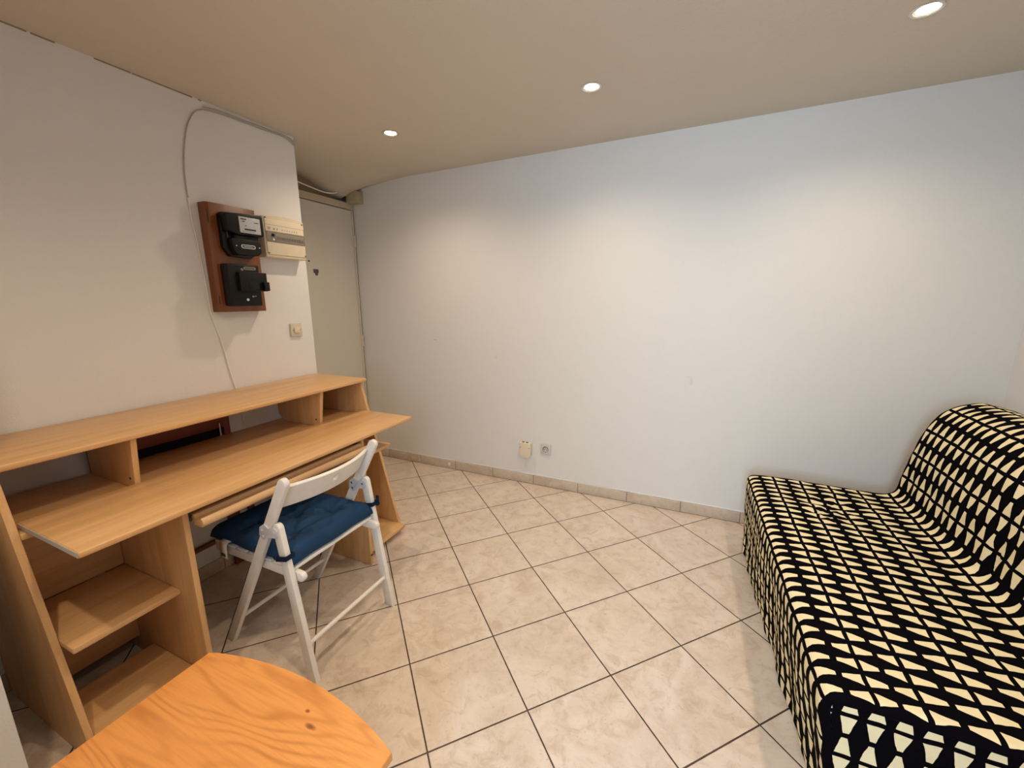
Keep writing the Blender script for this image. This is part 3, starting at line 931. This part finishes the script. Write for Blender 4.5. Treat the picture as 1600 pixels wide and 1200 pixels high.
# end panels, sewn with the lines running level
def end_panel(y, e, out):
    bm = bmesh.new(); uvl = bm.loops.layers.uv.new('UVMap')
    ring = [sofa_pt(k, y, e) for k in range(len(RP))]
    # seat-height columns: connect front part, then the back part
    n = len(ring)
    xs0, xs1 = 2.76, 3.72
    NXX = 96; NZZ = 60
    def z_top(x):
        best = 0.0
        for a, b_ in zip(ring, ring[1:]):
            if min(a.x, b_.x) <= x <= max(a.x, b_.x) and abs(b_.x - a.x) > 1e-9:
                t = (x - a.x) / (b_.x - a.x); best = max(best, a.z + t * (b_.z - a.z))
        return best
    xa = min(r.x for r in ring); xb = max(r.x for r in ring)
    hem = ring[0].x
    g_ = []
    for i in range(NXX + 1):
        t = i / NXX
        t = 0.5 - 0.5 * math.cos(math.pi * t)
        x = xa + 0.0005 + t * (xb - xa - 0.001)
        zt = z_top(x)
        col = []
        for j in range(NZZ + 1):
            z = 0.004 + (zt - 0.004) * j / NZZ
            # lean with the hanging front edge
            xx = x
            if x < 3.0:
                # nearest front x at this z
                fx = min((r for r in ring[:60]), key=lambda r: abs(r.z - z)).x if z < 0.40 else x
                lean = max(0.0, fx - xa) if z < 0.40 else 0.0
                xx = x + lean * max(0, (3.0 - x) / (3.0 - xa))
            fold = 0.010 * (1 - z / max(zt, .2)) * noise.noise(Vector((xx * 5, z * 2, y))) if zt > 0.05 else 0
            col.append((bm.verts.new((xx, y + out * fold * 0.8, z)), (z - 0.430) / LS, (xx - 2.76) / PV))
        g_.append(col)
    for i in range(NXX):
        for j in range(NZZ):
            q = (g_[i][j], g_[i + 1][j], g_[i + 1][j + 1], g_[i][j + 1])
            try: f = bm.faces.new([v[0] for v in q])
            except ValueError: continue
            for lp, v in zip(f.loops, q): lp[uvl].uv = (v[1] + 10.0 + 0.37, v[2] + 40.0 + 0.35)
    to_obj('end_panel', bm, 'cloth', parent=sofa, angle=180)
end_panel(SY0, R_, -1)
end_panel(SY1, R_, 1)

# ------------------------------------------------------------------ electricity board, meter, breaker and fuse box
bd = thing('meter_board', 'reddish brown wooden board on the left wall carrying black electric units', 'board', (0.31, -1.31, 1.288))
bm = bmesh.new()
prism(bm, [(0.3105, -1.412), (0.358, -1.412), (0.367, -1.400), (0.367, -1.190), (0.364, -1.183), (0.3105, -1.183)], 'z', 1.289, 1.780, 0.0015)
to_obj('backboard', bm, 'redwood', parent=bd, angle=30)
for z0, z1 in ((1.69, 1.745), (1.325, 1.365)):
    bm = bmesh.new(); box(bm, 0.3625, 0.3650, -1.4085, -1.4055, z0, z1)
    bmesh.ops.translate(bm, vec=(-0.0012, 0.0008, 0), verts=bm.verts)
    to_obj('slot', bm, 'dark', parent=bd)

mr = thing('electricity_meter', 'black electricity meter with a white dial window, upper unit on the wooden board', 'meter', (0.367, -1.27, 1.545))
bm = bmesh.new()
# backing plate
prism(bm, [(-1.372, 1.585), (-1.345, 1.548), (-1.245, 1.543), (-1.205, 1.570), (-1.200, 1.655), (-1.168, 1.665), (-1.166, 1.748), (-1.180, 1.757), (-1.360, 1.742), (-1.372, 1.730)], 'x', 0.3675, 0.392, 0.003)
to_obj('case', bm, 'black', parent=mr)
bm = bmesh.new()
# sloping upper hood
prism(bm, [(-1.365, 1.659), (-1.374, 1.727), (-1.367, 1.734), (-1.200, 1.745), (-1.192, 1.738), (-1.192, 1.653), (-1.200, 1.647), (-1.32, 1.645)], 'x', 0.390, 0.432, 0.006, 3)
to_obj('hood', bm, 'black2', parent=mr)
bm = bmesh.new(); box(bm, 0.4318, 0.4335, -1.312, -1.209, 1.656, 1.728, 0.001)
dl = to_obj('dial_window', bm, 'dial', parent=mr)
bm = bmesh.new()
for (ya, yb, za, zb) in ((-1.282, -1.255, 1.7225, 1.7275), (-1.276, -1.262, 1.713, 1.7165), (-1.217, -1.196, 1.7135, 1.7165), (-1.262, -1.257, 1.694, 1.6985),
                         (-1.268, -1.212, 1.6765, 1.6835), (-1.262, -1.220, 1.6700, 1.6712), (-1.280, -1.268, 1.6700, 1.6712)):
    to_obj('dial_mark', bx(0.4334, 0.4342, ya - .022, yb - .022, za - .0075, zb - .0075), 'dark', parent=dl)
bm = bmesh.new()
# rounded neck between hood and terminal cover
prism(bm, [(-1.335, 1.625), (-1.330, 1.645), (-1.310, 1.657), (-1.270, 1.660), (-1.235, 1.650), (-1.215, 1.625), (-1.215, 1.615), (-1.335, 1.615)], 'x', 0.390, 0.415, 0.004)
to_obj('neck', bm, 'black', parent=mr)
bm = bmesh.new()
prism(bm, [(-1.345, 1.570), (-1.352, 1.622), (-1.348, 1.628), (-1.225, 1.626), (-1.211, 1.610), (-1.211, 1.572), (-1.228, 1.556), (-1.330, 1.553)], 'x', 0.390, 0.426, 0.004, 3)
tc = to_obj('terminal_cover', bm, 'black2', parent=mr)
bm = bmesh.new()
def pill(bm, x0, x1, yc, zc, L, r):
    pts = []
    for k in range(17):
        a = math.pi / 2 + math.pi * k / 16
        pts.append((yc - L / 2 + r * math.cos(a), zc + r * math.sin(a)))
    for k in range(17):
        a = -math.pi / 2 + math.pi * k / 16
        pts.append((yc + L / 2 + r * math.cos(a), zc + r * math.sin(a)))
    prism(bm, pts, 'x', x0, x1)
pill(bm, 0.4258, 0.4272, -1.277, 1.594, 0.052, 0.009)
pl = to_obj('name_plate', bm, 'dial', parent=tc)
bm = bmesh.new()
pill(bm, 0.4270, 0.4278, -1.277, 1.594, 0.048, 0.0055)
for i in range(9):
    box(bm, 0.4276, 0.4283, -1.299 + i * .005, -1.2962 + i * .005, 1.5915, 1.5965, mi=1)
to_obj('plate_print', bm, ['dark', 'dial'], parent=pl)
for y in (-1.334, -1.222):
    bm = bmesh.new(); cyl(bm, (0.4255, y, 1.594), (0.4275, y, 1.594), 0.0028, n=12)
    to_obj('screw', bm, 'steel', parent=tc)
bm = bmesh.new()
tube(bm, [(0.393, -1.357, 1.700), (0.400, -1.360, 1.690), (0.402, -1.357, 1.675), (0.398, -1.352, 1.655), (0.395, -1.350, 1.63)], 0.0016, 6)
bmesh.ops.create_uvsphere(bm, u_segments=10, v_segments=6, radius=0.005, matrix=Matrix.Translation((0.402, -1.356, 1.692)))
to_obj('lead_seal', bm, 'greypl2', parent=mr)

br = thing('main_breaker', 'black square main breaker with side lever, lower unit on the wooden board', 'breaker', (0.367, -1.31, 1.318))
to_obj('case', bx(0.3675, 0.418, -1.388, -1.232, 1.316, 1.512, bev=0.007, seg=3), 'black2', parent=br)
bm = bmesh.new(); box(bm, 0.417, 0.440, -1.348, -1.212, 1.386, 1.475, 0.003)
cvb = to_obj('cover', bm, 'black2', parent=br)
to_obj('recess', bx(0.4398, 0.4408, -1.306, -1.248, 1.397, 1.433, bev=0.0005), 'black', parent=cvb)
to_obj('lever', bx(0.430, 0.456, -1.240, -1.212, 1.388, 1.431, bev=0.003), 'black', parent=br)
bm = bmesh.new()
pill(bm, 0.4178, 0.4192, -1.280, 1.494, 0.046, 0.0075)
pl = to_obj('name_plate', bm, 'greypl', parent=br)
bm = bmesh.new()
for i in range(8): box(bm, 0.4190, 0.4198, -1.302 + i * .0056, -1.2985 + i * .0056, 1.4915, 1.4965)
to_obj('plate_print', bm, 'dark', parent=pl)
bm = bmesh.new(); cyl(bm, (0.4175, -1.320, 1.487), (0.421, -1.320, 1.487), 0.006, n=16)
to_obj('screw', bm, 'greypl', parent=br)
bm = bmesh.new(); cyl(bm, (0.4175, -1.309, 1.346), (0.4215, -1.309, 1.346), 0.006, n=16)
to_obj('screw', bm, 'steel', parent=br)
bm = bmesh.new()
box(bm, 0.4178, 0.4184, -1.284, -1.272, 1.360, 1.3615); box(bm, 0.4178, 0.4184, -1.281, -1.279, 1.356, 1.366); box(bm, 0.4178, 0.4184, -1.271, -1.263, 1.362, 1.3635)
to_obj('scratch', bm, 'steel', parent=br)

fb = thing('fuse_box', 'cream plastic fuse box beside the wooden meter board', 'fuse box', (0.31, -1.03, 1.56))
bm = bmesh.new()
pts = [(-1.150, 1.562), (-1.150, 1.766)]
for k in range(13):
    s_ = k / 12; pts.append((-1.150 + s_ * 0.240, 1.766 + 0.010 * math.sin(math.pi * s_)))
pts += [(-0.908, 1.766), (-0.908, 1.562)]
pts = [(-1.150, 1.562)] + [(-1.150 + 0.242 * k / 12, 1.764 + 0.010 * math.sin(math.pi * k / 12)) for k in range(13)] + [(-0.908, 1.562)]
prism(bm, pts, 'x', 0.3105, 0.372, 0.007, 3)
to_obj('case', bm, 'cream', parent=fb)
bm = bmesh.new(); box(bm, 0.370, 0.3755, -1.142, -0.912, 1.575, 1.755, 0.004, 3)
cv = to_obj('cover', bm, 'cream', parent=fb)
bm = bmesh.new()
for (ya, yb, za, zb) in ((-1.142, -0.916, 1.7235, 1.7248), (-1.142, -0.916, 1.6920, 1.6930), (-0.9165, -0.9150, 1.6920, 1.7248)):
    box(bm, 0.3752, 0.3758, ya, yb, za, zb)
to_obj('window_line', bm, 'greypl', parent=cv)
bm = bmesh.new(); box(bm, 0.3752, 0.3768, -1.139, -0.917, 1.640, 1.691, 0.0006)
bk_ = to_obj('breaker_row', bm, 'greypl', parent=fb)
bm = bmesh.new()
for y in (-1.1395, -1.0925, -0.9185): box(bm, 0.3766, 0.3774, y, y + .003, 1.640, 1.691)
box(bm, 0.3766, 0.3774, -1.139, -0.917, 1.6885, 1.691); box(bm, 0.3766, 0.3774, -1.139, -0.917, 1.6395, 1.642)
for i in range(11):
    y = -1.083 + i * .0148
    box(bm, 0.3766, 0.3780, y, y + .0118, 1.6535, 1.668)
to_obj('blank_module', bm, 'greypl2', parent=bk_)
bm = bmesh.new(); box(bm, 0.3766, 0.3830, -1.111, -1.099, 1.667, 1.681, 0.001)
to_obj('switch_toggle', bm, 'black', parent=bk_)
bm = bmesh.new(); box(bm, 0.3766, 0.3776, -1.107, -1.097, 1.6485, 1.6575)
to_obj('indicator', bm, 'white2', parent=bk_)
def sym(a0, a1, c0, c1): to_obj('symbol', bx(0.3756, 0.3762, a0, a1, c0, c1), 'greypl', parent=cv)
random.seed(3)
for y0, y1, z in ((-1.130, -1.112, 1.7105), (-1.130, -1.114, 1.7060), (-1.130, -1.116, 1.7015)): sym(y0, y1, z, z + .0022)
sym(-1.098, -1.090, 1.701, 1.710); sym(-1.078, -1.073, 1.702, 1.711)
for i in range(7):
    y = -1.050 + i * .0105 * 1.4
    sym(y, y + .006, 1.704 + random.uniform(-.001, .001), 1.7068)

for (y, z) in ((-1.136, 1.757), (-0.922, 1.750), (-1.136, 1.583), (-0.918, 1.583)):
    bm = bmesh.new(); cyl(bm, (0.3725, y, z), (0.3768, y, z), 0.0042, n=14)
    to_obj('screw', bm, 'greypl2', parent=cv)

# ------------------------------------------------------------------ light switch
sw = thing('light_switch', 'small square ivory light switch on the left wall below the fuse box', 'light switch', (0.31, -0.982, 1.138))
to_obj('plate', bx(0.3105, 0.3205, -1.018, -0.946, 1.138, 1.212, bev=0.002), 'ivory', parent=sw)
to_obj('rocker', bx(0.3195, 0.3265, -0.999, -0.964, 1.158, 1.191, bev=0.0015), 'cream', parent=sw)
for y in (-1.003, -0.959):
    bm = bmesh.new(); cyl(bm, (0.320, y, 1.1745), (0.3215, y, 1.1745), 0.0028, n=12)
    to_obj('screw', bm, 'greypl2', parent=sw)

# ------------------------------------------------------------------ wall socket and phone box on the far wall
so = thing('wall_socket', 'square grey-white power socket low on the far wall', 'socket', (1.502, 0.0, 0.25))
to_obj('plate', bx(1.463, 1.541, -0.011, -0.0005, 0.249, 0.326, bev=0.002), 'socket', parent=so)
bm = bmesh.new()
def disc_y(bm, x, z, r, y0, y1, n=28): cyl(bm, (x, y0, z), (x, y1, z), r, n=n)
disc_y(bm, 1.502, 0.288, 0.0215, -0.0122, -0.0105)
to_obj('well', bm, 'greypl2', parent=so)
bm = bmesh.new(); disc_y(bm, 1.503, 0.2855, 0.0165, -0.0130, -0.0118)
to_obj('insert', bm, 'socket', parent=so)
bm = bmesh.new()
disc_y(bm, 1.494, 0.286, 0.0032, -0.0140, -0.0125, 12); disc_y(bm, 1.511, 0.286, 0.0032, -0.0140, -0.0125, 12)
to_obj('pin_hole', bm, 'dark', parent=so)
bm = bmesh.new(); cyl(bm, (1.502, -0.026, 0.298), (1.502, -0.012, 0.298), 0.0032, n=12)
to_obj('earth_pin', bm, 'chrome', parent=so)

ph = thing('phone_box', 'cream phone wiring box with two sockets on top, left of the wall socket', 'junction box', (1.352, 0.0, 0.207))
bm = bmesh.new()
prism(bm, [(1.307, 0.232), (1.307, 0.318), (1.312, 0.324), (1.392, 0.324), (1.397, 0.318), (1.397, 0.232), (1.384, 0.210), (1.320, 0.210)], 'y', -0.040, -0.0005, 0.004, 3)
to_obj('case', bm, 'cream', parent=ph)
for x in (1.336, 1.366):
    to_obj('port', bx(x - .008, x + .008, -0.031, -0.017, 0.3235, 0.3262, bev=0.0005), 'dark', parent=ph)
for x in (1.318, 1.386):
    bm = bmesh.new(); disc_y(bm, x, 0.288, 0.0034, -0.0412, -0.0395, 12)
    to_obj('screw', bm, 'greypl2', parent=ph)
bm = bmesh.new(); tube(bm, [(1.352, -0.010, 0.212), (1.352, -0.007, 0.185), (1.350, -0.006, 0.155), (1.342, -0.006, 0.125), (1.318, -0.006, 0.100), (1.27, -0.007, 0.087), (1.21, -0.008, 0.083), (1.12, -0.008, 0.0815), (1.02, -0.008, 0.081), (0.9, -0.007, 0.081)], 0.0017, 6)
tag(to_obj('phone_cable', bm, 'cable', loc=(1.3, -0.006, 0.081)), 'thin pale cable dropping from the phone box onto the skirting', 'cable')
bm = bmesh.new(); cyl(bm, (0.682, -0.0125, 0.038), (0.682, -0.0092, 0.038), 0.0115, 0.0125, n=24)
tag(to_obj('skirting_plug', bm, 'white2', loc=(0.682, -0.011, 0.038)), 'small round white plug set in the far skirting tiles', 'plug')
bm = bmesh.new(); box(bm, -0.122, -0.022, -0.078, -0.001, 2.074, 2.158, 0.004)
tag(to_obj('ceiling_junction_box', bm, 'olive', loc=(-0.07, -0.03, 2.074)), 'yellowed square junction box in the corner above the door hinge', 'junction box')

# ------------------------------------------------------------------ cables
bm = bmesh.new()
tube(bm, [(0.3138, y, z) for y, z in ((-1.328, 2.186), (-1.365, 2.165), (-1.400, 2.110), (-1.420, 2.050), (-1.437, 1.975), (-1.446, 1.900), (-1.449, 1.840), (-1.4475, 1.785))], 0.0024, 8)
tag(to_obj('dusty_cable', bm, 'dustcable', loc=(0.3145, -1.44, 1.79)), 'dusty grey cable looping down the left wall from the ceiling', 'cable')
bm = bmesh.new()
tube(bm, [(0.3135, y, z) for y, z in ((-1.448, 1.79), (-1.448, 1.735), (-1.447, 1.69), (-1.440, 1.62), (-1.437, 1.543), (-1.432, 1.47), (-1.429, 1.415), (-1.427, 1.34), (-1.425, 1.275), (-1.414, 1.22), (-1.402, 1.165), (-1.390, 1.09), (-1.380, 1.010), (-1.364, 0.915), (-1.352, 0.83), (-1.348, 0.72), (-1.345, 0.5))], 0.0030, 8)
tag(to_obj('white_cable', bm, 'cable', loc=(0.3135, -1.35, 0.5)), 'thin white cable running down the left wall beside the meter board', 'cable')
bm = bmesh.new()
tube(bm, [(0.3155, y, z) for y, z in ((-1.330, 2.195), (-1.29, 2.203), (-1.22, 2.207), (-1.15, 2.206), (-1.08, 2.209), (-1.00, 2.209), (-0.937, 2.211), (-0.895, 2.207), (-0.872, 2.197), (-0.864, 2.182))], 0.0028, 8)
tube(bm, [(0.3150, y, z) for y, z in ((-1.325, 2.186), (-1.25, 2.196), (-1.15, 2.197), (-1.05, 2.199), (-0.95, 2.202), (-0.90, 2.196), (-0.870, 2.178))], 0.0026, 8)
tag(to_obj('ceiling_cable', bm, 'dustcable', loc=(0.315, -1.1, 2.2)), 'pair of dusty cables clipped along the top of the left wall', 'cable')
bm = bmesh.new()
tube(bm, [(-0.118, y, z) for y, z in ((-0.60, 2.150), (-0.50, 2.128), (-0.39, 2.116), (-0.31, 2.109), (-0.25, 2.111), (-0.20, 2.120), (-0.165, 2.134))], 0.0042, 8)
tag(to_obj('door_head_cable', bm, 'cable', loc=(-0.118, -0.4, 2.11)), 'pale loose cable sagging above the entrance door frame', 'cable')
# dirty crack line where left wall meets ceiling
bm = bmesh.new()
random.seed(11)
y = -2.30
while y < -1.34:
    L_ = random.uniform(0.05, 0.14)
    if random.random() < 0.95:
        box(bm, XL - .001, XL + 0.0022, y, min(y + L_, -1.33), 2.2185, 2.2245)
    y += L_ + random.uniform(0, 0.03)
struct(to_obj('trim_4', bm, 'dirty', smooth=False))
